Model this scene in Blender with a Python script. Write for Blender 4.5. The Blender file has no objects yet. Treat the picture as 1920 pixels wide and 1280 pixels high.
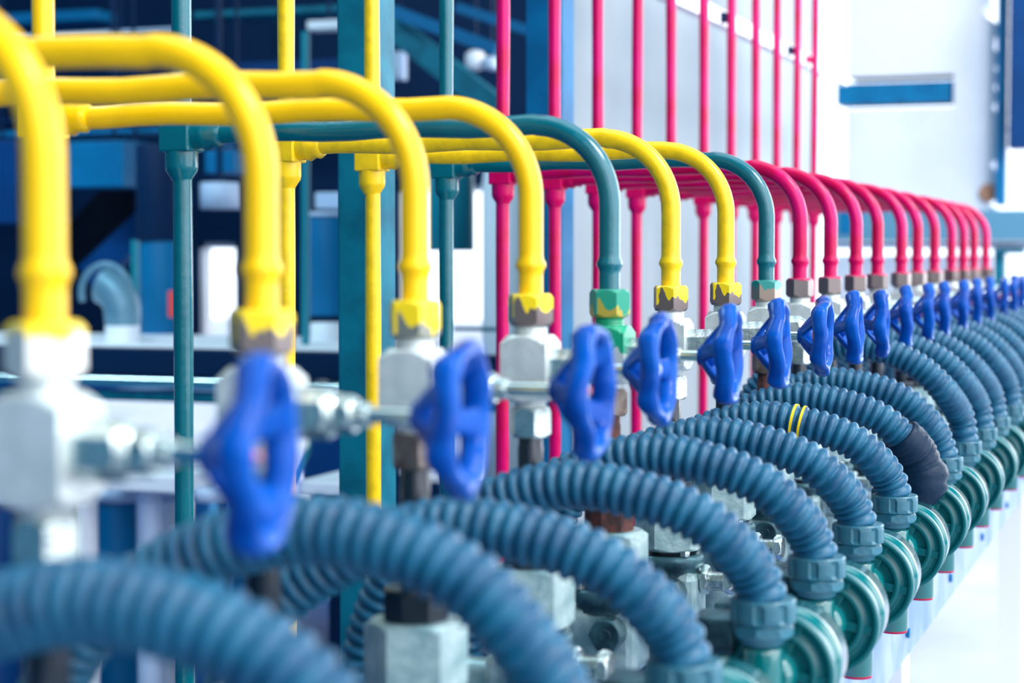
import bpy, bmesh, math, random
from mathutils import Vector, Matrix
random.seed(7)
S = bpy.context.scene
COL = S.collection
PI = math.pi
# ------------------------------------------------------------------ camera
F = 3500.0                      # focal length in pixels of the 1920 frame
CZ = 1.5                        # eye height
YAW = math.atan(1290/F); PITCH = math.atan(162/F)
cam_d = bpy.data.cameras.new('camera'); cam = bpy.data.objects.new('camera', cam_d); COL.objects.link(cam)
cam.location = (0, 0, CZ)
cam.rotation_euler = (PI/2 - PITCH, 0, YAW)
cam_d.sensor_width = 36; cam_d.lens = F/1920*36
cam_d.clip_start = 0.05; cam_d.clip_end = 200
cam_d.dof.use_dof = True; cam_d.dof.focus_distance = 2.45; cam_d.dof.aperture_fstop = 4.2
S.camera = cam
RM = cam.rotation_euler.to_matrix()
def ray(px, py):
    return RM @ Vector(((px-960)/F, (640-py)/F, -1))
def at_X(px, py, X):
    r = ray(px, py); return Vector((0, 0, CZ)) + r*(X/r.x)
def at_Y(px, py, Y):
    r = ray(px, py); return Vector((0, 0, CZ)) + r*(Y/r.y)
def z(h): return CZ + h          # heights below are measured from the eye line
# ------------------------------------------------------------------ materials
def lin(c):
    return tuple((v/12.92 if v <= .04045 else ((v+.055)/1.055)**2.4) for v in [x/255 for x in c]) + (1,)
def mat(name, rgb, rough=.4, metal=0, coat=0, bump=0, bscale=60, var=0, vscale=8, rgb2=None, spec=.5):
    m = bpy.data.materials.new(name); m.use_nodes = True
    nt = m.node_tree; b = nt.nodes['Principled BSDF']
    b.inputs['Base Color'].default_value = lin(rgb); b.inputs['Roughness'].default_value = rough
    b.inputs['Metallic'].default_value = metal; b.inputs['Coat Weight'].default_value = coat
    b.inputs['Coat Roughness'].default_value = .12; b.inputs['Specular IOR Level'].default_value = spec
    tc = nt.nodes.new('ShaderNodeTexCoord')
    if var or rgb2:
        n = nt.nodes.new('ShaderNodeTexNoise'); n.inputs['Scale'].default_value = vscale; n.inputs['Detail'].default_value = 5
        nt.links.new(tc.outputs['Object'], n.inputs['Vector'])
        r = nt.nodes.new('ShaderNodeValToRGB')
        c2 = lin(rgb2) if rgb2 else tuple(v*(1-var) for v in lin(rgb)[:3])+(1,)
        r.color_ramp.elements[0].position = .38; r.color_ramp.elements[0].color = c2
        r.color_ramp.elements[1].position = .6; r.color_ramp.elements[1].color = lin(rgb)
        nt.links.new(n.outputs['Fac'], r.inputs['Fac']); nt.links.new(r.outputs['Color'], b.inputs['Base Color'])
    if bump:
        n = nt.nodes.new('ShaderNodeTexNoise'); n.inputs['Scale'].default_value = bscale; n.inputs['Detail'].default_value = 3
        nt.links.new(tc.outputs['Object'], n.inputs['Vector'])
        bp = nt.nodes.new('ShaderNodeBump'); bp.inputs['Strength'].default_value = bump; bp.inputs['Distance'].default_value = .002
        nt.links.new(n.outputs['Fac'], bp.inputs['Height']); nt.links.new(bp.outputs['Normal'], b.inputs['Normal'])
    return m
def paint_nut(name, paint, metal_rgb, level, soft=.5):
    """bare metal nut with paint run down unevenly over its upper part (object z, metres)"""
    m = mat(name, paint, rough=.35, coat=.3); nt = m.node_tree; b = nt.nodes['Principled BSDF']
    tc = nt.nodes.new('ShaderNodeTexCoord'); sx = nt.nodes.new('ShaderNodeSeparateXYZ')
    nt.links.new(tc.outputs['Object'], sx.inputs[0])
    n = nt.nodes.new('ShaderNodeTexNoise'); n.inputs['Scale'].default_value = 55; n.inputs['Detail'].default_value = 2
    mp = nt.nodes.new('ShaderNodeMapping'); mp.inputs['Scale'].default_value = (1, 1, .45)
    nt.links.new(tc.outputs['Object'], mp.inputs[0]); nt.links.new(mp.outputs[0], n.inputs['Vector'])
    a = nt.nodes.new('ShaderNodeMath'); a.operation = 'MULTIPLY_ADD'
    a.inputs[1].default_value = .09*soft/.5; nt.links.new(n.outputs['Fac'], a.inputs[0]); nt.links.new(sx.outputs['Z'], a.inputs[2])
    g = nt.nodes.new('ShaderNodeMath'); g.operation = 'GREATER_THAN'; g.inputs[1].default_value = level+.045*soft/.5
    nt.links.new(a.outputs[0], g.inputs[0])
    mx = nt.nodes.new('ShaderNodeMix'); mx.data_type = 'RGBA'
    mx.inputs[6].default_value = lin(metal_rgb); mx.inputs[7].default_value = lin(paint)
    nt.links.new(g.outputs[0], mx.inputs[0]); nt.links.new(mx.outputs[2], b.inputs['Base Color'])
    inv = nt.nodes.new('ShaderNodeMath'); inv.operation = 'MULTIPLY_ADD'; inv.inputs[1].default_value = -.6; inv.inputs[2].default_value = .6
    nt.links.new(g.outputs[0], inv.inputs[0]); nt.links.new(inv.outputs[0], b.inputs['Metallic'])
    return m
M = {}
M['yellow'] = mat('yellow_paint', (255, 200, 0), .25, coat=.35, bump=.25, bscale=45, var=.06, vscale=30, spec=.25)
M['yellow_worn'] = mat('worn_yellow_paint', (250, 204, 4), .3, coat=.2, bump=.35, bscale=70, rgb2=(232, 190, 6), vscale=60, spec=.4)
M['teal'] = mat('teal_paint', (0, 98, 112), .2, coat=.4, bump=.35, bscale=90, var=.12, vscale=30, spec=.4)
M['magenta'] = mat('magenta_paint', (214, 0, 104), .26, coat=.15, bump=.3, bscale=80, rgb2=(198, 0, 74), vscale=14, spec=.2)
M['steel'] = mat('zinc_plated_steel', (214, 224, 222), .25, metal=.92, bump=.35, bscale=130, rgb2=(176, 190, 188), vscale=60)
M['steel_body'] = mat('valve_body_steel', (222, 228, 226), .4, metal=.45, bump=.25, bscale=150, rgb2=(206, 214, 212), vscale=50)
M['bright_steel'] = mat('polished_steel', (205, 222, 226), .16, metal=1)
M['brown_steel'] = mat('browned_steel', (128, 118, 112), .4, metal=.7, rgb2=(96, 80, 74), vscale=60)
M['dark_pipe'] = mat('black_gas_pipe', (22, 34, 48), .3, metal=.3, coat=.3, bump=.3, bscale=80)
M['cast'] = mat('cast_aluminium', (196, 220, 220), .36, metal=.4, bump=.5, bscale=120, rgb2=(140, 176, 180), vscale=28)
M['cast_dark'] = mat('darkened_cast_metal', (70, 112, 122), .4, metal=.5, bump=.4, bscale=90, rgb2=(30, 58, 70), vscale=30)
M['rust'] = mat('rusty_iron', (100, 56, 50), .7, metal=.2, bump=.5, bscale=120, rgb2=(56, 34, 36), vscale=70)
M['wheel'] = mat('blue_handwheel_paint', (0, 80, 172), .3, coat=.1, bump=.45, bscale=60, rgb2=(0, 62, 148), vscale=30, spec=.12)
M['wheel_nut'] = mat('copper_coloured_nut', (196, 112, 104), .4, metal=.4)
M['hose'] = mat('blue_grey_hose_rubber', (6, 88, 120), .44, bump=.25, bscale=180, rgb2=(0, 70, 104), vscale=40, spec=.4)
M['gland'] = mat('gland_nut_plastic', (30, 100, 120), .4, bump=.3, bscale=160, rgb2=(44, 98, 116), vscale=60)
M['green'] = mat('green_enamel', (0, 104, 106), .08, coat=1, var=.1, vscale=10)
M['green_dark'] = mat('green_enamel_cover', (0, 92, 98), .28, coat=.1, spec=.3)
M['red_plug'] = mat('red_plug', (176, 0, 60), .4)
M['tape'] = mat('black_tape', (2, 34, 58), .45, bump=.6, bscale=70, spec=.2)
M['yellow_mark'] = mat('yellow_splash', (250, 210, 0), .4)
M['beam_pale'] = mat('pale_painted_beam', (138, 158, 196), .45, bump=.3, bscale=30, rgb2=(90, 124, 180), vscale=7)
M['column_teal'] = mat('weathered_teal_steel', (0, 114, 138), .5, spec=.25, bump=.4, bscale=50, rgb2=(0, 92, 116), vscale=12)
M['column_blue'] = mat('blue_steel_column', (0, 110, 160), .5, spec=.2, rgb2=(0, 92, 140), vscale=8)
M['navy'] = mat('shaded_navy', (0, 34, 70), .6, spec=.15)  # the dim hall's bluish shade is put into this base colour
M['black_navy'] = mat('blackish_navy', (0, 8, 24), .6, spec=.1)
M['blue'] = mat('mid_blue_paint', (0, 108, 160), .5, var=.2, vscale=3, spec=.2)
M['blue_deep'] = mat('deep_blue_paint', (0, 62, 122), .5, var=.3, vscale=2, spec=.2)
M['blue_steel'] = mat('blue_tinted_steel', (70, 140, 190), .25, metal=.9)
M['cyan'] = mat('cyan_green_paint', (0, 130, 150), .4)
M['pale'] = mat('pale_grey_blue', (178, 198, 226), .5)
M['white'] = mat('white_paint', (236, 240, 248), .5)
M['wall_grey'] = mat('grey_white_plaster', (148, 160, 168), .9, spec=.1, rgb2=(134, 148, 158), vscale=1.2)
M['wall_white'] = mat('rough_white_plaster', (214, 218, 226), .8, bump=.8, bscale=8, rgb2=(196, 204, 218), vscale=1.6)
M['floor'] = mat('pale_concrete', (176, 182, 194), .7, rgb2=(160, 168, 182), vscale=1.5)
M['stain'] = mat('brown_stain', (166, 120, 96), .8)
M['red_tag'] = mat('red_label', (226, 70, 66), .5)
M['grey_duct'] = mat('grey_duct_metal', (120, 160, 180), .4, metal=.2, rgb2=(90, 136, 160), vscale=5)
M['nut_yellow'] = paint_nut('steel_nut_with_yellow_paint', (250, 214, 6), (122, 110, 108), .002)
M['nut_yellow_full'] = paint_nut('yellow_painted_nut', (250, 216, 10), (150, 150, 140), -.006)
M['nut_yellow_top'] = paint_nut('bright_nut_with_yellow_rim', (250, 216, 10), (230, 230, 222), .009, .2)
M['nut_teal'] = paint_nut('steel_nut_with_teal_paint', (0, 132, 124), (150, 132, 118), .003, .25)
M['nut_green'] = paint_nut('green_painted_nut', (0, 138, 112), (190, 170, 70), -.008)
M['nut_magenta'] = paint_nut('brown_nut_with_magenta_edge', (196, 0, 84), (118, 106, 104), .0125, .06)
M['body_green'] = paint_nut('valve_body_with_green_run', (0, 150, 110), (222, 228, 224), .012)
M['beam_grey'] = mat('grey_blue_beam_paint', (84, 134, 162), .5, spec=.2)
# window glass
g = bpy.data.materials.new('hazy_window_glass'); g.use_nodes = True
gb = g.node_tree.nodes['Principled BSDF']; gb.inputs['Base Color'].default_value = (1, 1, 1, 1)
gb.inputs['Transmission Weight'].default_value = 1; gb.inputs['Roughness'].default_value = .1; gb.inputs['IOR'].default_value = 1.05
# ------------------------------------------------------------------ mesh tools
class MB:
    def __init__(s): s.v = []; s.f = []; s.sm = []
    def add(s, vs, fs, smooth=True, T=None):
        o = len(s.v)
        s.v += [tuple(T @ Vector(p)) if T else tuple(p) for p in vs]
        s.f += [tuple(i+o for i in f) for f in fs]; s.sm += [smooth]*len(fs)
        return s
    def box(s, a, b, T=None, bev=0):
        bm = bmesh.new(); bmesh.ops.create_cube(bm, size=1)
        for v in bm.verts:
            v.co = Vector(((a[i]+b[i])/2 + v.co[i]*abs(b[i]-a[i]) for i in range(3)))
        if bev: bmesh.ops.bevel(bm, geom=bm.edges[:], offset=bev, segments=2, affect='EDGES', profile=.5)
        bm.verts.index_update()
        s.add([v.co[:] for v in bm.verts], [[v.index for v in f.verts] for f in bm.faces], False, T); bm.free(); return s
    def rings(s, rings, closed=True, smooth=True, T=None, loop=False):
        n = len(rings[0]); vs = [p for r in rings for p in r]; fs = []; R = len(rings)
        for i in range(R if loop else R-1):
            for j in range(n):
                a, b = i*n+j, i*n+(j+1) % n; c, d = ((i+1) % R)*n+(j+1) % n, ((i+1) % R)*n+j
                fs.append((a, b, c, d))
        s.add(vs, fs, smooth, T)
        if closed and not loop:
            s.add(rings[0], [tuple(reversed(range(n)))], False, T); s.add(rings[-1], [tuple(range(n))], False, T)
        return s
    def lathe(s, prof, seg=32, T=None, smooth=True):
        """prof: (r, z) list around local z"""
        return s.rings([[(r*math.cos(2*PI*k/seg), r*math.sin(2*PI*k/seg), zz) for k in range(seg)] for r, zz in prof], True, smooth, T)
    def nut(s, n, ap, z0, z1, ch, T=None, seg=None, rot=0):
        """n-sided bar along local z with conical chamfer at both ends"""
        cr = ap/math.cos(PI/n); seg = seg or n*8; rings = []
        lv = []
        K = 4
        for k in range(K+1): t = k/K; lv.append((z0+ch*t, ap*.96+(cr-ap*.96)*t))
        for k in range(K+1): t = k/K; lv.append((z1-ch*(1-t), cr-(cr-ap*.96)*t))
        for zz, rc in lv:
            ring = []
            for j in range(seg):
                a = 2*PI*j/seg + rot; u = ((a-rot) % (2*PI/n)) - PI/n
                r = min(ap/math.cos(u), rc); ring.append((r*math.cos(a), r*math.sin(a), zz))
            rings.append(ring)
        return s.rings(rings, True, False, T)
    def tube(s, pts, rad, seg=20, T=None, caps=True):
        pts = [Vector(p) for p in pts]; N = len(pts)
        if not hasattr(rad, '__len__'): rad = [rad]*N
        t0 = (pts[1]-pts[0]).normalized(); up = Vector((0, 1, 0))
        if abs(t0.dot(up)) > .9: up = Vector((0, 0, 1))
        u = (up - t0*up.dot(t0)).normalized(); rings = []
        for i, p in enumerate(pts):
            t = (pts[min(i+1, N-1)]-pts[max(i-1, 0)]).normalized()
            u = (u - t*u.dot(t)).normalized(); w = t.cross(u)
            rings.append([tuple(p + (u*math.cos(2*PI*k/seg) + w*math.sin(2*PI*k/seg))*rad[i]) for k in range(seg)])
        return s.rings(rings, caps, True, T)
    def build(s, name, m, parent=None, loc=None):
        me = bpy.data.meshes.new(name); me.from_pydata(s.v, [], s.f); me.update()
        bm = bmesh.new(); bm.from_mesh(me); bmesh.ops.recalc_face_normals(bm, faces=bm.faces[:]); bm.to_mesh(me); bm.free()
        for p, q in zip(me.polygons, s.sm): p.use_smooth = q
        me.materials.append(m)
        o = bpy.data.objects.new(name, me); COL.objects.link(o)
        if parent: o.parent = parent
        if loc: o.location = loc
        return o
def tag(o, label=None, cat=None, group=None, kind=None):
    for k, v in (('label', label), ('category', cat), ('group', group), ('kind', kind)):
        if v: o[k] = v
    return o
def empty(name, loc, label, cat, group=None):
    o = bpy.data.objects.new(name, None); COL.objects.link(o); o.location = loc; o.empty_display_size = .05
    return tag(o, label, cat, group)
def kids(o): return [c for c in ALL if c.parent == o]
def copy_tree(o, parent=None):
    c = o.copy(); COL.objects.link(c); c.parent = parent
    for ch in list(o.children): copy_tree(ch, c)
    return c
AX = Matrix.Rotation(PI/2, 4, 'Y')            # local z -> +X
AYm = Matrix.Rotation(PI/2, 4, 'X')           # local z -> -Y
def Tr(x, y, zz): return Matrix.Translation((x, y, zz))
# ------------------------------------------------------------------ positions of the row
XC, XR, XH = -.60, -1.13, -.37                # valve columns, risers, conduit boxes
colx = [83, 490, 778, 995, 1143, 1258, 1361, 1437, 1500, 1557, 1605, 1645, 1690, 1720, 1752, 1784, 1806, 1826, 1848]
risx = [None, None, None, 84, 342, 538, 698, 838, 943, 1040, 1120, 1194, 1257, 1318, 1370, 1415, 1455, 1492, 1525]
NU = len(colx)
UY = [at_X(x, 478, XC).y for x in colx]
RY = [at_X(x, 478, XR).y if x else UY[i] for i, x in enumerate(risx)]
kindc = ['yellow']*4 + ['teal', 'yellow', 'yellow', 'teal'] + ['magenta']*11
ordn = ['first', 'second', 'third', 'fourth', 'fifth', 'sixth', 'seventh', 'eighth', 'ninth', 'tenth', 'eleventh']
names = ['nearest yellow hooked pipe at the left edge', 'second nearest yellow hooked pipe', 'third nearest yellow hooked pipe',
         'yellow hooked pipe before the front teal one', 'front teal hooked pipe', 'yellow hooked pipe behind the front teal one',
         'yellow hooked pipe before the rear teal one', 'rear teal hooked pipe'] + [ordn[k]+' magenta hooked pipe from the front' for k in range(11)]
ARM = .142; PR = .0115
# ---- pipes
def make_pipe(i):
    c = kindc[i]; m = M['yellow_worn'] if i in (5, 6) else M[c]
    y0, y1 = UY[i], RY[i]
    t = empty('hooked_pipe', (XR, y1, 0), ['thick blurred yellow pipe bent over and down, nearest the camera at the left edge',
        'yellow pipe bent down into a half painted nut, second nearest the camera',
        'yellow pipe bent down into a wholly yellow nut, third nearest the camera',
        'last of the four front yellow bent pipes, just left of the front teal pipe',
        'front teal painted pipe with square elbow, bent between yellow pipes',
        'scuffed yellow bent pipe just right of the front teal pipe',
        'scuffed yellow bent pipe just left of the rear teal pipe',
        'rear teal bent pipe standing before the first magenta pipe'][i] if i < 8 else ordn[i-8]+' magenta bent pipe counting away from the rear teal one', 'pipe', 'painted gas pipes bent over the valve row')
    dy = y0-y1
    o = t.location
    # riser with socket
    r = MB(); zz = [0.0+.045*k for k in range(81)]
    w = random.uniform(0, 6)
    r.tube([(.0012*math.sin(h*3+w), 0, h) for h in zz], [PR*(1+.03*math.sin(h*17+w)) for h in zz], 18)
    r.build('riser', m, t)
    e = MB(); a = z(ARM)
    e.box((-.02, -.02, a-.021), (.02, .02, a+.018), None, .0025)
    e.lathe([(.0195, a-.020), (.0195, a-.038), (.0185, a-.043), (.0125, a-.052), (.0118, a-.054)], 28)
    e.lathe([(.0185, .018), (.0180, .030), (.0195, .036), (.0150, .043), (.0165, .050), (.0118, .056)], 28, Tr(0, 0, a) @ AX)
    e.build('elbow_fitting', m, t)
    # bent tube
    Rb = .088; L = XC-XR; P = [(0, 0, a)]; n = 12
    for k in range(1, n+1): P.append(((L-Rb)*k/n, dy*(L-Rb)*k/n/L, a+.0015*math.sin(k*1.3+i)))
    for k in range(1, 25):
        q = PI/2*k/24; P.append((L-Rb+Rb*math.sin(q), dy*(L-Rb+Rb*math.sin(q))/L, a-Rb+Rb*math.cos(q)))
    zb = a-Rb; ze = z(-.040); nb = 26; lean = random.uniform(-.003, .003)
    for k in range(1, nb+1): P.append((L, dy, zb+(ze-zb)*k/nb))
    rad = []
    for p in P:
        d = p[2]-z(-.0096)
        rad.append(PR*1.02 + (.0032*math.exp(-(d/.0042)**2) if abs(p[0]-L) < 1e-6 else 0))
    MB().tube(P, rad, 24).build('bent_tube', m, t)
    nm = ['nut_yellow_top', 'nut_yellow', 'nut_yellow_full', 'nut_yellow', 'nut_green', 'nut_yellow', 'nut_yellow', 'nut_teal'][i] if i < 8 else 'nut_magenta'
    nb = MB().nut(6, .0192, -.0152, .0152, .004, None, rot=random.uniform(0, 1))
    nb.build('compression_nut', M[nm], t, (L, dy, z(-.052)))['label'] = 'hexagonal nut with patchy paint over bare metal'
for i in range(NU): make_pipe(i)
# ---- needle valves
def make_valve():
    t = empty('needle_valve', (0, 0, z(-.107)), 'x', 'valve', 'needle valves with blue handwheels')
    b = MB(); b.nut(4, .0228, -.032, .031, .008, seg=48, rot=PI/4)
    b.lathe([(.0155, .027), (.0155, .0405), (.014, .041)], 28); b.lathe([(.0150, -.0275), (.0150, -.038), (.013, -.040)], 28)
    for k in range(4): b.lathe([(.0155, .0305+.003*k), (.0167, .0315+.003*k), (.0155, .0325+.003*k)], 28)
    b.build('valve_body', M['steel_body'], t)
    n = MB(); n.nut(6, .0155, .021, .054, .003, AX); n.lathe([(.014, .05), (.014, .057), (.0105, .059)], 24, AX); n.build('bonnet', M['steel'], t)
    p = MB(); p.nut(6, .0115, .057, .071, .003, AX); p.lathe([(.009, .070), (.009, .078), (.007, .081)], 20, AX); p.build('packing_nut', M['steel'], t)
    MB().lathe([(.0058, .07), (.0058, .128)], 18, AX).build('stem', M['bright_steel'], t)
    o = MB(); o.nut(6, .0178, -.067, -.038, .004); o.build('outlet_nut', M['steel'], t)
    MB().lathe([(.0118, -.064), (.0118, -.075), (.0125, -.077), (.0125, -.196), (.0115, -.197)], 24).build('outlet_pipe', M['dark_pipe'], t)
    # handwheel, local origin on the stem axis
    w = MB(); N = 120; rings = []
    for j in range(N):
        a = 2*PI*j/N; s5 = math.cos(5*a); R = .0435+.0045*abs(math.cos(2.5*a))**1.5
        bump = .0022*max(0, s5)**2
        ring = []
        for k in range(8):
            q = 2*PI*(k+.5)/8; cx, cr = math.cos(q), math.sin(q)
            sx = cx*(.0102+bump*.5); sr = cr*(.0060+bump*1.2)
            xx = .012+sx - .0016*s5; rr = R+sr+.18*sx
            ring.append((xx, rr*math.cos(a), rr*math.sin(a)))
        rings.append(ring)
    w.rings(rings, False, True, None, True)
    w.sm = [False]*len(w.sm) if 0 else w.sm
    w.lathe([(.007, -.021), (.0105, -.019), (.0125, -.006), (.009, -.001)], 24, AX)
    for k in range(5):
        a = 2*PI*k/5; prev = []
        for q in range(9):
            u = q/8; R = .008+(.0405-.008)*u; xx = -.014+.026*u**1.2
            hw = .0056+.0040*(1-u)+.0060*u**3; th = .0042
            c = Vector((xx, R*math.cos(a), R*math.sin(a))); tn = Vector((0, -math.sin(a), math.cos(a))); ax = Vector((1, 0, 0))
            ring = [tuple(c + tn*hw*math.copysign(abs(math.cos(v))**.7, math.cos(v)) + ax*th*math.copysign(abs(math.sin(v))**.7, math.sin(v))) for v in [2*PI*j/12 for j in range(12)]]
            prev.append(ring)
        w.rings(prev, True, True)
    wh = w.build('handwheel', M['wheel'], t, (.108, 0, 0))
    MB().nut(6, .0062, -.002, .0075, .0015, AX).build('wheel_nut', M['wheel_nut'], wh)
    MB().lathe([(.0035, .007), (.0035, .0105), (.002, .012)], 14, AX).build('stem_tip', M['wheel_nut'], wh)
    return t
v0 = make_valve()
for i in range(NU):
    t = v0 if i == 0 else copy_tree(v0)
    t.location = (XC, UY[i], z(-.107))
    t.rotation_euler = (0, 0, 0)
    t['label'] = 'blue-wheeled steel valve on the ' + names[i]
    for c in t.children:
        if c.name.startswith('handwheel'):
            c.rotation_euler = (random.uniform(0, 2*PI), random.uniform(-.03, .03), [.24, .14, .09, .08][i] if i < 4 else random.uniform(.07, .12))
            c.location.x += [.012, .013, .018, -.006][i] if i < 4 else random.uniform(-.002, .002)
        if i == 4 and c.name.startswith('valve_body'):
            c.data = c.data.copy(); c.data.materials[0] = M['body_green']; c['label'] = 'steel body with green paint run on it'
        if i in (2, 4, 7) and c.name.startswith('outlet_nut') or i > 7 and c.name.startswith('outlet_nut') and i % 2:
            c.data = c.data.copy(); c.data.materials[0] = M['brown_steel']
        if i in (4, 7) and c.name.startswith('outlet_pipe'):
            c.data = c.data.copy(); c.data.materials[0] = M['rust']
# ---- cast regulators under the valves
def make_reg():
    t = empty('pressure_regulator', (0, 0, 0), 'x', 'regulator', 'cast metal regulators under the valves')
    MB().nut(8, .026, z(-.300), z(-.272), .004).build('top_collar', M['dark_pipe'], t)
    u = MB(); u.nut(6, .037, z(-.356), z(-.298), .005, rot=.35); u.build('union_nut', M['cast'], t)
    f = MB(); f.lathe([(.030, z(-.362)), (.040, z(-.361)), (.042, z(-.366)), (.042, z(-.374)), (.036, z(-.378)), (.036, z(-.386))], 36); f.build('flange', M['cast_dark'], t)
    b = MB(); b.box((-.038, -.032, z(-.452)), (.038, .036, z(-.381)), None, .009)
    b.lathe([(.03, z(-.45)), (.028, z(-.52)), (.034, z(-.525)), (.034, z(-.56))], 30)
    b.lathe([(.024, 0), (.024, .056), (.021, .060)], 28, Tr(-.02, 0, z(-.415)) @ Matrix.Rotation(-PI/2, 4, 'Y'))
    b.build('regulator_body', M['cast'], t)
    p = MB(); T = Tr(.014, -.030, z(-.403)) @ AYm
    p.lathe([(.0165, 0), (.0165, .014)], 26, T); p.nut(6, .0165, .013, .030, .003, T); p.lathe([(.0075, .0295), (.0065, .031), (.005, .0305)], 18, T)
    p.build('hex_plug', M['cast_dark'], t)
    s = MB(); T = Tr(.036, .004, z(-.392)) @ AX
    s.lathe([(.010, 0), (.010, .035)], 20, T); s.nut(6, .016, .004, .013, .002, T); s.nut(6, .0145, .032, .044, .003, T); s.build('side_bolt', M['steel'], t)
    for q in range(4):
        a = PI/4+q*PI/2
        MB().nut(6, .0055, z(-.361), z(-.354), .001, Tr(.036*math.cos(a), .036*math.sin(a), 0), rot=q).build('flange_bolt', M['steel'], t)
    return t
r0 = make_reg()
for i in range(NU):
    t = r0 if i == 0 else copy_tree(r0)
    t.location = (XC, UY[i], 0); t['label'] = 'cast metal regulator low beneath the ' + names[i]
    for c in t.children:
        if c.name.startswith('top_collar') and i in (4, 7, 8, 9, 10):
            c.data = c.data.copy(); c.data.materials[0] = M['rust']; c['label'] = 'rust brown collar'
# ---- corrugated hoses
def catmull(P, step=.00155):
    P = [Vector(p) for p in P]; P = [P[0]*2-P[1]] + P + [P[-1]*2-P[-2]]; out = []
    for i in range(1, len(P)-2):
        a, b, c, d = P[i-1:i+3]; n = max(2, int((c-b).length/step))
        for k in range(n):
            t = k/n; out.append(.5*((2*b)+(c-a)*t+(2*a-5*b+4*c-d)*t*t+(3*b-a-3*c+d)*t**3))
    out.append(P[-2]); return out
HO = .052
apex = [-.180, -.178, -.211, -.211, -.209, -.212, -.214, -.206, -.198, -.150, -.152, -.150, -.152, -.150, -.152, -.15, -.15, -.15, -.15]
RH = .0235
GZ = -.314
hose_lab = ['nearest corrugated hose, a blurred blue arch crossing the bottom left corner', 'second nearest corrugated hose, arching below the blurred blue handwheels',
  'corrugated hose, third from the camera in the row of hoses', 'corrugated hose arching below the last front yellow pipe', 'corrugated hose arching below the front teal pipe, fifth from the camera',
  'corrugated hose, sixth from the camera, arching to a gland beside the green boxes', 'corrugated hose with two yellow paint splashes on top', 'corrugated hose wrapped in black tape at its lower end',
  'low corrugated hose just behind the taped hose']
def make_hose(i):
    y = UY[i]-(HO if i < 9 else .085); A = apex[i]; y1 = UY[i]-.012
    t = empty('corrugated_hose', (XH, y1, z(GZ)), hose_lab[i] if i < 9 else ordn[i-9]+' corrugated hose after the low one, high arch in the far stack', 'hose', 'corrugated hoses arching from row to row')
    o = t.location
    if i < 9:
        e = A+.209
        P = [(-.370, y1, GZ-.012), (-.372, y1-.004, GZ+.008), (-.380, y1-.010, -.284+e*.2), (-.397, y+.012, -.257+e*.5), (-.427, y+.004, -.233+e*.8), (-.473, y, A-.008), (-.537, y, A), (-.60, y, A-.013), (-.66, y-.002, A-.042), (-.712, y-.005, A-.085), (-.742, y-.005, A-.15), (-.75, y-.005, -.42), (-.75, y-.005, -.56)]
    else:
        P = [(-.370, y1, GZ-.012), (-.370, y1-.005, GZ+.015), (-.377, y1-.012, -.265), (-.398, y+.012, -.222), (-.435, y, -.186), (-.485, y, A-.012), (-.55, y, A), (-.61, y, A-.012), (-.67, y, A-.042), (-.715, y, A-.09), (-.742, y, A-.16), (-.75, y, -.42), (-.75, y, -.56)]
    C = catmull([(p[0], p[1], z(p[2])) for p in P])
    rad = []; s = 0; pr = .0123
    for k, p in enumerate(C):
        if k: s += (C[k]-C[k-1]).length
        rad.append(RH-.0050 + .0054*(abs(math.sin(PI*s/pr))**.8))
    m = MB(); m.tube([p-o for p in C], rad, 28)
    h = m.build('hose_tube', M['hose'], t)
    g = MB(); seg = 72; rings = []
    for zz, r in ((.0015, .0235), (.002, .0285), (0, .0298), (-.004, .0302), (-.016, .0302), (-.0195, .0295), (-.021, .026)):
        ring = []
        for k in range(seg):
            notch = .0030 if (k % 9) in (0, 1, 2) and -.018 < zz < -.001 else 0
            q = 2*PI*k/seg; ring.append(((r-notch)*math.cos(q), (r-notch)*math.sin(q), zz))
        rings.append(ring)
    g.rings(rings, True, False); gn = g.build('gland_nut', M['gland'], t)
    b = MB(); b.nut(8, .0262, -.034, -.0205, .004); b.lathe([(.0225, -.033), (.020, -.037), (.020, -.040), (.0155, -.041), (.0155, -.046)], 30); b.build('gland_base', M['gland'], t)
    if i == 6:
        for px in (1487, 1503):
            # paint splash on the crown of the hose
            q = at_Y(px, 800, y); best = min(range(len(C)), key=lambda k: (C[k]-q).length)
            seg_ = [C[k]-o for k in range(best-1, best+2)]
            MB().tube(seg_, [RH+.0006]*3, 24).build('paint_splash', M['yellow_mark'], h)
    if i == 7:
        w = MB(); js = [k for k in range(len(C)) if C[k].z < z(-.255) and C[k].x > -.5][::-1]
        js = js[::2]
        w.tube([C[k]-o for k in js], [RH+.003+.0035*abs(math.sin(k*.9))+.004*math.sin(n/len(js)*PI) for n, k in enumerate(js)], 24)
        w.lathe([(.027, .022), (.035, .014), (.039, .002), (.035, -.010), (.038, -.018), (.028, -.032), (.022, -.040)], 24)
        w.build('tape_wrap', M['tape'], t)['label'] = 'lumpy black tape wrapping'
for i in range(NU): make_hose(i)
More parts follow.
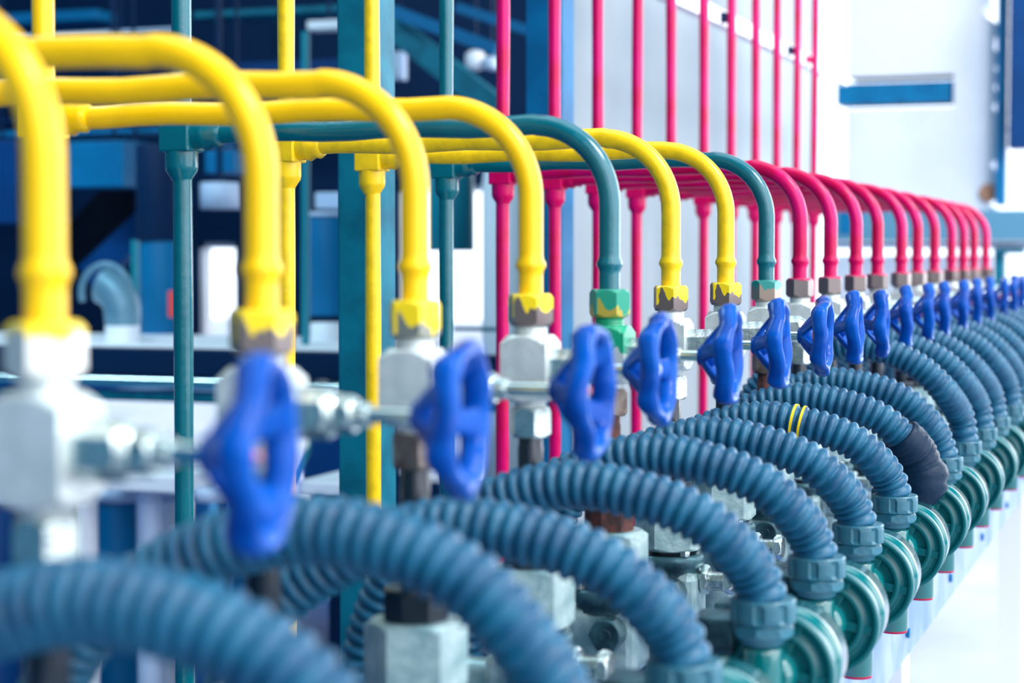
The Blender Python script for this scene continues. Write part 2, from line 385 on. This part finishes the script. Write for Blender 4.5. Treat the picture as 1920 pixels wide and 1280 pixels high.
# ---- green round conduit boxes under the glands
def make_box():
    t = empty('conduit_box', (0, 0, 0), 'x', 'junction box', 'round green conduit boxes in a row')
    a = MB(); a.lathe([(.0165, z(-.357)), (.0185, z(-.358)), (.0190, z(-.362)), (.0190, z(-.488)), (.0175, z(-.490))], 36); a.build('conduit_tube', M['green'], t)
    MB().lathe([(.0178, z(-.4895)), (.0178, z(-.4925)), (.015, z(-.493))], 32).build('end_plug', M['red_plug'], t)
    T = Tr(.005, 0, z(-.386)) @ Matrix.Rotation(-PI/2, 4, 'X')     # local z -> +Y
    h = MB(); h.lathe([(.046, .030), (.0520, .032), (.0525, .038), (.0525, .064), (.0550, .066), (.0550, .076), (.0540, .078), (.0530, .112), (.046, .120), (.030, .124)], 64, T)
    h.lathe([(.016, .004), (.022, .010), (.022, .031)], 30, T)
    h.build('box_housing', M['green'], t)
    c = MB()
    # front cover: ring with recessed face, ribs
    c.lathe([(.024, .030), (.033, .029), (.034, .0235), (.0395, .0235), (.041, .0275), (.0495, .0275), (.0505, .0225), (.0545, .0215), (.0562, .0235), (.0562, .0335), (.053, .035)], 72, T)
    for k in range(5):
        TT = T @ Matrix.Rotation(k*PI*.4+.15, 4, 'Z')
        c.box((.020, -.0050, .0255), (.0500, .0050, .031), TT, .0015)
    c.lathe([(.010, .0175), (.021, .0165), (.0225, .0185), (.0225, .026)], 36, T)
    c.build('box_cover', M['green_dark'], t)
    q = MB(); q.box((-.075, .018, z(-.372)), (-.032, .070, z(-.338)), None, .004); q.box((-.115, .02, z(-.50)), (-.045, .06, z(-.372)), None, .004); q.build('mounting_bracket', M['cast_dark'], t)
    return t
j0 = make_box()
for i in range(NU):
    t = j0 if i == 0 else copy_tree(j0)
    t.location = (XH, UY[i]-.012, 0); t['label'] = 'round green box below the ' + names[i]
# ---- supporting beam
m = MB(); y0, y1 = .5, 8.0
m.box((-.56, y0, z(-.512)), (-.442, y1, z(-.501))); m.box((-.442, y0, z(-.640)), (-.43, y1, z(-.50))); m.box((-.56, y0, z(-.639)), (-.442, y1, z(-.628)))
bt = m.build('support_beam', M['beam_pale']); tag(bt, 'long pale painted channel beam running under the green conduit boxes', 'beam')
for yy in [1.9+.54*k for k in range(9)]:
    MB().nut(6, .007, 0, .006, .001, Tr(-.43, yy, z(-.60)) @ AX).build('beam_bolt', M['blue'], bt)
m = MB(); m.box((-.80, .5, z(-.66)), (-.70, 6.4, z(-.555)), None, .004)
tag(m.build('cable_duct', M['blue_deep']), 'blue cable duct on the floor side of the hoses, mostly hidden', 'duct')
m = MB(); m.box((-.66, .5, z(-.60)), (-.56, 6.4, z(-.556)), None, .003); tag(m.build('pipe_rail', M['cast_dark']), 'dark rail carrying the regulators', 'rail')
for k, yy in enumerate((1.0, 3.6, 6.2)):
    m = MB(); m.box((-.60, yy-.04, 0), (-.52, yy+.04, z(-.60))); m.box((-.83, yy-.04, z(-.70)), (-.52, yy+.04, z(-.655)))
    tag(m.build('beam_post', M['white']), ['pale post under the near end of the beam', 'pale post under the middle of the beam', 'pale post under the far end of the beam'][k], 'post', 'pale posts under the beam')
# ------------------------------------------------------------------ riser wall and columns
RZ = z(.605)
m = MB(); m.box((-1.185, 3.4, RZ-.020), (-1.155, 6.5, RZ+.022), None, .002)
rt = m.build('clamp_rail', M['white']); tag(rt, 'white strut rail crossing behind the magenta risers near the top', 'rail')
for i in range(8, NU):
    m = MB(); m.box((-1.156, RY[i]-.02, RZ-.012), (-1.142, RY[i]+.02, RZ+.012), None, .002); m.lathe([(.008, 0), (.008, .018)], 12, Tr(-1.15, RY[i]+.026, RZ) @ AX)
    if i not in (14, 17, 18): continue
    m.build('pipe_clamp', M['navy'] if i != 18 else M['magenta'], rt)
def struct(o): o['kind'] = 'structure'; return o
# grey wall parallel to the row
ya = at_X(1072, 478, -1.36).y; yb = at_X(1532, 478, -1.36).y
m = MB(); m.box((-1.42, ya, 0), (-1.36, yb, 4.2)); struct(m.build('wall_back', M['wall_grey']))
m = MB(); m.box((-1.36, ya, z(.60)), (-1.345, yb, z(.62))); 
def column(px, w, d, X, mt, label, ys=0):
    y = at_X(px, 478, X).y
    m = MB(); t = .008
    m.box((X-w/2, y-d/2, 0), (X+w/2, y+d/2, 4.2), None, .004)
    return tag(m.build('steel_column', mt), label, 'column', 'upright steel columns behind the risers')
column(688, .070, .070, -1.235, M['column_teal'], 'weathered teal steel column behind the yellow risers')
column(1031, .078, .08, -1.25, M['column_blue'], 'blue steel column behind the first magenta risers')
# floor
m = MB(); m.box((-1.1, -3, -.1), (8, 24, 0)); struct(m.build('floor', M['floor']))
m = MB(); m.box((-14, -3, -.1), (-1.1, 9.1, 0)); struct(m.build('floor_left', M['blue_deep']))
m = MB(); m.box((-22, 9.1, -.1), (-1.1, 40, 0)); struct(m.build('floor_yard', M['floor']))
# ------------------------------------------------------------------ background helpers
def rect(px0, py0, px1, py1, Y):
    a = at_Y(px0, py1, Y); b = at_Y(px1, py0, Y); return a.x, b.x, a.z, b.z
def bbox(m, px0, py0, px1, py1, Y, th, bev=0):
    x0, x1, z0, z1 = rect(px0, py0, px1, py1, Y); return m.box((x0, Y, z0), (x1, Y+th, z1), None, bev)
def thing(name, mt, label, cat, *rs, group=None, bev=.006):
    m = MB()
    for r in rs: bbox(m, *r, bev=bev)
    return tag(m.build(name, mt), label, cat, group)
def tank(name, px0, py0, px1, py1, Y, mt, label, cat='tank', group=None, rim=None):
    x0, x1, z0, z1 = rect(px0, py0, px1, py1, Y); r = (x1-x0)/2; cx = (x0+x1)/2
    t = empty(name, (cx, Y, z0), label, cat, group)
    m = MB(); h = z1-z0; m.lathe([(r*.97, 0), (r, h*.01), (r, h*.97), (r*.93, h)], 40); m.build('shell', mt, t)
    if rim: 
        m = MB(); m.lathe([(r*.9, h*.96), (r*1.06, h*.965), (r*1.06, h*1.0), (r*.9, h*1.005)], 40); m.build('rim', rim, t)
    return t
# ---- left interior
YB = 9.0
x0, x1, _, _ = rect(-260, 0, 1075, 10, YB)
# back wall with a blown-out window
wins = [rect(372, 455, 445, 662, YB), rect(748, 345, 1066, 900, YB), rect(130, 744, 585, 1290, YB), rect(592, 640, 636, 880, YB)]
top = 4.6
xs = sorted({x0-1, x1+.2} | {w[0] for w in wins} | {w[1] for w in wins}); zs = sorted({0, top} | {w[2] for w in wins} | {w[3] for w in wins})
zs = [v for v in zs if v >= 0]
m = MB()
for a, b in zip(xs, xs[1:]):
    start = None
    for c, d in zip(zs, zs[1:]):
        hole = any(w[0] < (a+b)/2 < w[1] and w[2] < (c+d)/2 < w[3] for w in wins)
        if not hole and start is None: start = c
        if start is not None and (hole or d == zs[-1]): m.box((a, YB, start), (b, YB+.15, c if hole else d)); start = None
struct(m.build('wall_left', M['navy']))
def window(n, a, b, c, d):
    m = MB(); t = .03
    for bx in (((a, c), (a+t, d)), ((b-t, c), (b, d)), ((a, c), (b, c+t)), ((a, d-t), (b, d))):
        m.box((bx[0][0], YB+.03, bx[0][1]), (bx[1][0], YB+.10, bx[1][1]))
    f = struct(m.build('window_%d' % n, M['white']))
    g_ = MB(); g_.box((a+t, YB+.06, c+t), (b-t, YB+.066, d-t)); g_.build('pane', g, f)
for k, w_ in enumerate(wins): window(k+1, *w_)
# unseen roof added over the left hall to keep it dark
m = MB(); m.box((x0-2, 2.5, 4.2), (-1.4, YB+.2, 4.3)); struct(m.build('ceiling', M['navy']))
# overhead beams and ducts
thing('ceiling_beam', M['blue'], 'light blue ceiling beam at the top left behind the yellow riser', 'beam', (-200, 16, 180, 56, 8.0, .2), group='blurred overhead beams')
thing('ceiling_beam', M['pale'], 'thin pale grey beam just under the top left blue beam', 'beam', (-200, 58, 318, 76, 7.6, .15), group='blurred overhead beams')
thing('ceiling_beam', M['column_teal'], 'dull teal beam along the top edge between teal and yellow risers', 'beam', (362, 8, 640, 34, 8.0, .2), group='blurred overhead beams')
thing('ceiling_light', M['white'], 'pale oblong lamp panel high behind the second yellow riser', 'lamp', (575, 36, 640, 56, 7.5, .1))
thing('ceiling_beam', M['blue'], 'long mid blue beam level with the pipe bends, left side', 'beam', (-200, 238, 300, 262, 7.0, .2), (378, 262, 640, 275, 7.0, .2), group='blurred overhead beams')
thing('overhead_duct', M['blue_deep'], 'deep blue duct band behind the yellow arms', 'duct', (-200, 205, 640, 232, 7.6, .3))
thing('ceiling_beam', M['blue_deep'], 'dark blue overhead beam behind the second yellow riser', 'beam', (360, 110, 640, 146, 8.2, .2), group='blurred overhead beams')
# diagonal braces top centre
def bar(a, b, w, th, Y, m):
    pa = at_Y(*a, Y); pb = at_Y(*b, Y); d = (pb-pa); L = d.length; ang = math.atan2(d.z, d.x)
    T = Matrix.Translation((pa+pb)/2) @ Matrix.Rotation(-ang, 4, 'Y')
    return m.box((-L/2, -th/2, -w/2), (L/2, th/2, w/2), T)
for k, (a, b, w, c, lb) in enumerate([((735, 50), (935, 205), .10, 'column_teal', 'teal diagonal brace crossing the top centre'), ((735, 20), (935, 95), .05, 'blue', 'upper blue diagonal brace at the top centre'),
        ((860, 15), (1000, 60), .04, 'blue', 'short blue brace right of the second teal riser at the top'), ((130, 490), (300, 300), .20, 'black_navy', 'black slanting chute left of the teal riser'),
        ((170, 520), (340, 360), .12, 'blue_deep', 'dark blue slanting chute beside the black one')]):
    tag(bar(a, b, w, .08, 7.35-.1*k, MB()).build('diagonal_brace', M[c]), lb, 'brace', 'slanting braces in the dim hall')
thing('lamp_box', M['white'], 'small white glowing shape high between the teal riser and magenta riser', 'lamp', (868, 92, 900, 130, 7.9, .1), bev=.03)
thing('lamp_box', M['pale'], 'pale box to the right of the small white one high up', 'lamp', (902, 104, 926, 130, 7.9, .1), bev=.02)
thing('lamp_box', M['pale'], 'narrow pale panel at the right flank of the teal column near the top', 'panel', (736, 96, 756, 150, 7.9, .05))
# equipment
def hang(o):
    xs = [v.co.x for v in o.data.vertices]; ys = [v.co.y for v in o.data.vertices]; zs = [v.co.z for v in o.data.vertices]
    mw = o.matrix_basis
    m = MB(); cx = (min(xs)+max(xs))/2; cy = (min(ys)+max(ys))/2; m.box((cx-.006, cy-.006, (min(zs)+max(zs))/2), (cx+.006, cy+.006, 4.21)); m.build('hanger', M['navy'], o)
for o in list(COL.objects):
    if o.name.startswith(('lamp_box', 'overhead_duct', 'diagonal_brace', 'ceiling_beam', 'ceiling_light')): hang(o)
thing('blue_cabinet', M['blue'], 'light blue cabinet hanging left of the teal riser', 'cabinet', (128, 263, 232, 352, 6.6, .28))
thing('blue_cabinet', M['blue_deep'], 'deep blue cabinet behind the nearest yellow pipe at the left edge', 'cabinet', (-120, 262, 30, 420, 6.6, .38))
tank('vertical_cylinder', 262, 270, 334, 452, 6.2, M['navy'], 'dark green black upright cylinder beside the teal riser', 'cylinder')
tank('vertical_cylinder', 268, 452, 336, 654, 6.2, M['blue'], 'blue upright cylinder below the dark one', 'cylinder')
thing('thin_post', M['cyan'], 'thin teal post left of the blue cylinder', 'post', (246, 450, 257, 654, 6.3, .03))
thing('label_strip', M['red_tag'], 'small red strip left of the teal riser', 'label', (314, 545, 330, 595, 6.0, .02))
tank('white_drum', 380, 342, 445, 392, 6.8, M['pale'], 'pale drum above the bright window', 'drum')
thing('blue_cabinet', M['blue'], 'blue box above the pale drum', 'cabinet', (384, 280, 440, 325, 6.8, .3))
t = tank('blue_tank', 578, 398, 650, 590, 6.2, M['blue'], 'blue tank left of the teal column', 'tank', rim=M['pale'])
thing('pale_shelf', M['pale'], 'pale shelf slab above the blue tank', 'shelf', (590, 360, 640, 392, 6.3, .3))
tank('valve_bottle', 585, 605, 640, 657, 5.9, M['white'], 'white vessel under the blue tank', 'vessel')
m = MB(); a = at_Y(573, 60, 5.6); b = at_Y(573, 668, 5.6); m.tube([a, (a+b)/2, b], .014, 14); tag(m.build('thin_pipe', M['cyan']), 'thin upright teal pipe between the second yellow riser and the column', 'pipe')
for o in list(COL.objects):
    if o.name.startswith('blue_cabinet'): hang(o)
wd = bpy.data.objects['white_drum']; MB().box((-.01, -.01, .1), (.01, .01, 4.21-wd.location.z)).build('hanger', M['navy'], wd)
# elbow duct
t = empty('elbow_duct', at_Y(230, 653, 5.6), 'grey elbow duct with a pale mouth on the bench behind the front pipe', 'duct')
o = t.location; P = []
R = .1
for k in range(9):
    q = PI/2*.85*k/8; P.append(Vector((-R+R*math.cos(q)-.0, 0, .12+R*math.sin(q))))
MB().tube([Vector((0, 0, 0.03)), Vector((0, 0, .06))] + P, [.058, .058]+[.064]*9, 28).build('elbow', M['grey_duct'], t)
MB().lathe([(.058, 0.006), (.060, .02), (.060, .10), (.056, .11)], 28).build('mouth', M['white'], t)
m = MB(); m.tube([Vector((-.13+.10*math.cos(a_), .10, .19+.10*math.sin(a_))) for a_ in [PI*1.1*k/16 for k in range(17)]], .012, 12); m.build('hoop', M['grey_duct'], t)
# bench rail and what is below
thing('bench_rail', M['navy'], 'dark upper rail of the bench crossing the left half', 'rail', (-260, 668, 935, 690, 5.2, .1), bev=.004)
m = MB(); a = at_Y(-260, 706, 5.1); b = at_Y(940, 700, 5.1); b.z = a.z; m.tube([a, (a+b)/2, b], .027, 18); tag(m.build('chrome_rail', M['bright_steel']), 'shiny horizontal tube running across the left half under the dark rail', 'rail')
thing('bench_rail', M['column_teal'], 'dark teal lower rail under the shiny tube', 'rail', (-260, 724, 935, 736, 5.2, .06), bev=.003)
thing('workbench', M['white'], 'white bench top behind the dark rail', 'bench', (-260, 655, 640, 668, 5.35, .8), bev=.004)
wb = bpy.data.objects['workbench']; vs_ = [v.co for v in wb.data.vertices]
for xx in (-5.5, -4, -2.6):
    for yy in (5.45, 6.05):
        MB().box((xx-.03, yy-.03, 0), (xx+.03, yy+.03, min(v.z for v in vs_)+.002)).build('leg', M['navy'], wb)
thing('partition', M['pale'], 'low pale board behind the shiny tube at the far left', 'board', (-260, 740, 118, 880, 6.2, .05))
thing('low_plate', M['white'], 'white plate edge above the steel drums', 'plate', (120, 893, 335, 915, 4.5, .3))
thing('low_plate', M['white'], 'white plate edge left of the teal column under the blue bin', 'plate', (556, 905, 640, 928, 4.5, .35))
thing('blue_bin', M['blue_deep'], 'dark blue bin left of the teal column low down', 'bin', (562, 812, 662, 904, 4.86, .3), bev=.02)
for k, (a, b, mt) in enumerate([(150, 180, 'white'), (182, 262, 'blue'), (264, 300, 'pale'), (302, 332, 'white'), (-60, 30, 'blue_deep'), (40, 118, 'blue'), (372, 430, 'blue_steel'), (440, 520, 'blue')]):
    tank('steel_drum', a, 918, b, 1500, 4.62+.24*(k % 2), M[mt], ['narrow white drum left of the blue drum, low at the left', 'blue shiny drum left of the teal riser', 'pale drum between blue drum and teal riser', 'white narrow drum touching the teal riser', 'dark blue drum at the far left edge', 'blue drum under the nearest valve', 'steel drum right of the teal riser behind the hoses', 'blue drum below the second valve behind the hoses'][k], 'drum', 'drums standing low behind the pipes', rim=M['pale'])
# behind the teal and magenta risers
tank('cyan_tank', 806, 290, 886, 470, 5.4, M['cyan'], 'cyan green tank end behind the second teal riser', 'tank')
tank('white_tank', 908, 318, 1010, 1290, 6.6, M['white'], 'white tank right of the cyan one behind the first magenta riser', 'tank')
thing('cross_rail', M['column_teal'], 'short thin teal rail behind the second teal riser', 'rail', (850, 614, 935, 620, 5.4, .03), (850, 680, 935, 700, 5.4, .05), bev=.002)
m = MB(); p0 = at_Y(540, 920, 4.5); m.tube([p0, at_Y(575, 850, 4.5), at_Y(582, 800, 4.5)], .01, 12); tag(m.build('thin_hose', M['cyan']), 'thin teal hose bending behind the second valve', 'hose')
# ------------------------------------------------------------------ right background
YW = 10.0
a0, a1, b0, b1 = rect(1590, 400, 1874, -60, YW)
s0, s1, t0, t1 = rect(1560, 200, 1788, 146, YW)
m = MB()
m.box((a0, YW, t1), (s1, YW+.3, b1)); m.box((a0, YW, b0), (s1, YW+.3, t0))
# ragged right edge built of an irregular outline
N = 26; out = []
rg = random.Random(3)
for k in range(N+1):
    zz = b0+(b1-b0)*k/N; out.append((a1+rg.uniform(-.06, .03)-.06*(k < 6)-.02*(9 < k < 14), zz))
vs = [(s1, YW, b0)] + [(x, YW, zz) for x, zz in out] + [(s1, YW, b1)]; n = len(vs)
vs += [(x, YW+.3, zz) for x, _, zz in vs]
m.add(vs, [tuple(range(n)), tuple(range(2*n-1, n-1, -1))] + [(j, (j+1) % n, (j+1) % n+n, j+n) for j in range(n)], False)
wr = struct(m.build('wall_right', M['wall_white']))
m = MB(); m.box((s0+.02, YW+.03, t0-.03), (s1+.03, YW+.28, t1+.03)); struct(m.build('trim_1', M['column_blue']))
c = at_Y(1853, 362, YW-.012)
m = MB(); m.lathe([(.05, 0), (.045, .01)], 9, Tr(*c) @ AYm); m.build('stain', M['stain'], wr)
thing('blue_post', M['blue'], 'light blue upright post beside the ragged white wall edge', 'post', (1866, -60, 1890, 385, YW-.1, .1))
thing('dark_post', M['blue_deep'], 'deep blue post at the top right corner', 'post', (1890, -60, 1990, 278, YW-.2, .2))
thing('cross_beam', M['beam_grey'], 'grey blue horizontal beam at the right edge above the handwheels', 'beam', (1560, 392, 2080, 452, YW-.6, .2))
thing('cross_beam', M['pale'], 'pale ledge just under the grey blue beam', 'beam', (1560, 452, 2080, 466, YW-.5, .2))
thing('bracket_post', M['column_teal'], 'teal post below the grey blue beam at the right', 'post', (1862, 466, 1884, 545, YW-.5, .1), (1862, 466, 1920, 476, YW-.55, .1))
thing('blue_machine', M['blue'], 'blurred blue machine seen through the first magenta bends', 'machine', (1572, 392, 1604, 440, YW-1, .2))
thing('white_partition', M['white'], 'white sheet below the grey blue beam, behind the magenta bends', 'panel', (1560, 478, 1862, 700, YW-.2, .05))
# ------------------------------------------------------------------ light
W = bpy.data.worlds.new('world'); S.world = W; W.use_nodes = True; nt = W.node_tree
bg = nt.nodes['Background']; tc = nt.nodes.new('ShaderNodeTexCoord'); sp = nt.nodes.new('ShaderNodeSeparateXYZ')
nt.links.new(tc.outputs['Generated'], sp.inputs[0])
# bright zones put into the world for light and reflections: ahead, to the right, overhead, behind to the right; dim blue elsewhere
def zone(d, lo, hi, col, st):
    d = Vector(d).normalized()
    dp = nt.nodes.new('ShaderNodeVectorMath'); dp.operation = 'DOT_PRODUCT'; dp.inputs[1].default_value = d
    nt.links.new(tc.outputs['Generated'], dp.inputs[0])
    mr = nt.nodes.new('ShaderNodeMapRange'); mr.interpolation_type = 'SMOOTHSTEP'
    mr.inputs['From Min'].default_value = lo; mr.inputs['From Max'].default_value = hi; mr.inputs['To Max'].default_value = st
    nt.links.new(dp.outputs['Value'], mr.inputs['Value'])
    sc = nt.nodes.new('ShaderNodeVectorMath'); sc.operation = 'SCALE'; sc.inputs[0].default_value = col
    nt.links.new(mr.outputs[0], sc.inputs['Scale']); return sc.outputs[0]
acc = None
for zn in (((0, 0, 1), -3, -2, (.035, .19, .34), 1), ((-.1, .98, 0), .78, .88, (1, 1.04, 1.1), 1.9), ((.92, -.1, .35), .72, .86, (1, 1, 1.02), 3.4),
           ((.5, .86, .12), .93, .975, (1, 1, 1.03), 4.5), ((0, .1, 1), .80, .95, (.85, 1, 1.1), 2.2), ((.5, -.8, .35), .86, .95, (1, 1, 1), 2.0)):
    o_ = zone(*zn)
    if acc is None: acc = o_
    else:
        ad = nt.nodes.new('ShaderNodeVectorMath'); ad.operation = 'ADD'; nt.links.new(acc, ad.inputs[0]); nt.links.new(o_, ad.inputs[1]); acc = ad.outputs[0]
nt.links.new(acc, bg.inputs['Color']); bg.inputs['Strength'].default_value = 1.0
sun = bpy.data.lights.new('sun', 'SUN'); sun.energy = 2.0; sun.angle = math.radians(20); sun.color = (1, .98, .96)
so = bpy.data.objects.new('sun', sun); COL.objects.link(so)
so.rotation_euler = Vector((.62, .02, .8)).to_track_quat('Z', 'Y').to_euler()
for lx, ly, e in ((-3.2, 3.4, 70), (-5.0, 5.2, 60)):  # two added fill lights that lift the dim hall
    ld = bpy.data.lights.new('hall_fill', 'AREA'); ld.shape = 'RECTANGLE'; ld.size = 1.6; ld.size_y = .4; ld.energy = e; ld.color = (.6, .88, 1)
    lo = bpy.data.objects.new('hall_fill', ld); COL.objects.link(lo); lo.location = (lx, ly, 4.1)
    lo.rotation_euler = Vector((0, -.55, 1)).to_track_quat('Z', 'Y').to_euler()
ld = bpy.data.lights.new('wall_fill', 'AREA'); ld.size = 1.5; ld.energy = 160; ld.color = (1, .98, .95)  # added fill light, aimed at the right wall to whiten it
lo = bpy.data.objects.new('wall_fill', ld); COL.objects.link(lo); lo.location = (1.2, 6.5, 4.5)
lo.rotation_euler = (Vector((1.2, 6.5, 4.5))-Vector((-.7, 10, 2.2))).to_track_quat('Z', 'Y').to_euler()
S.view_settings.view_transform = 'Standard'; S.view_settings.look = 'None'; S.view_settings.gamma = 1; S.view_settings.exposure = .1
S.view_settings.use_curve_mapping = False
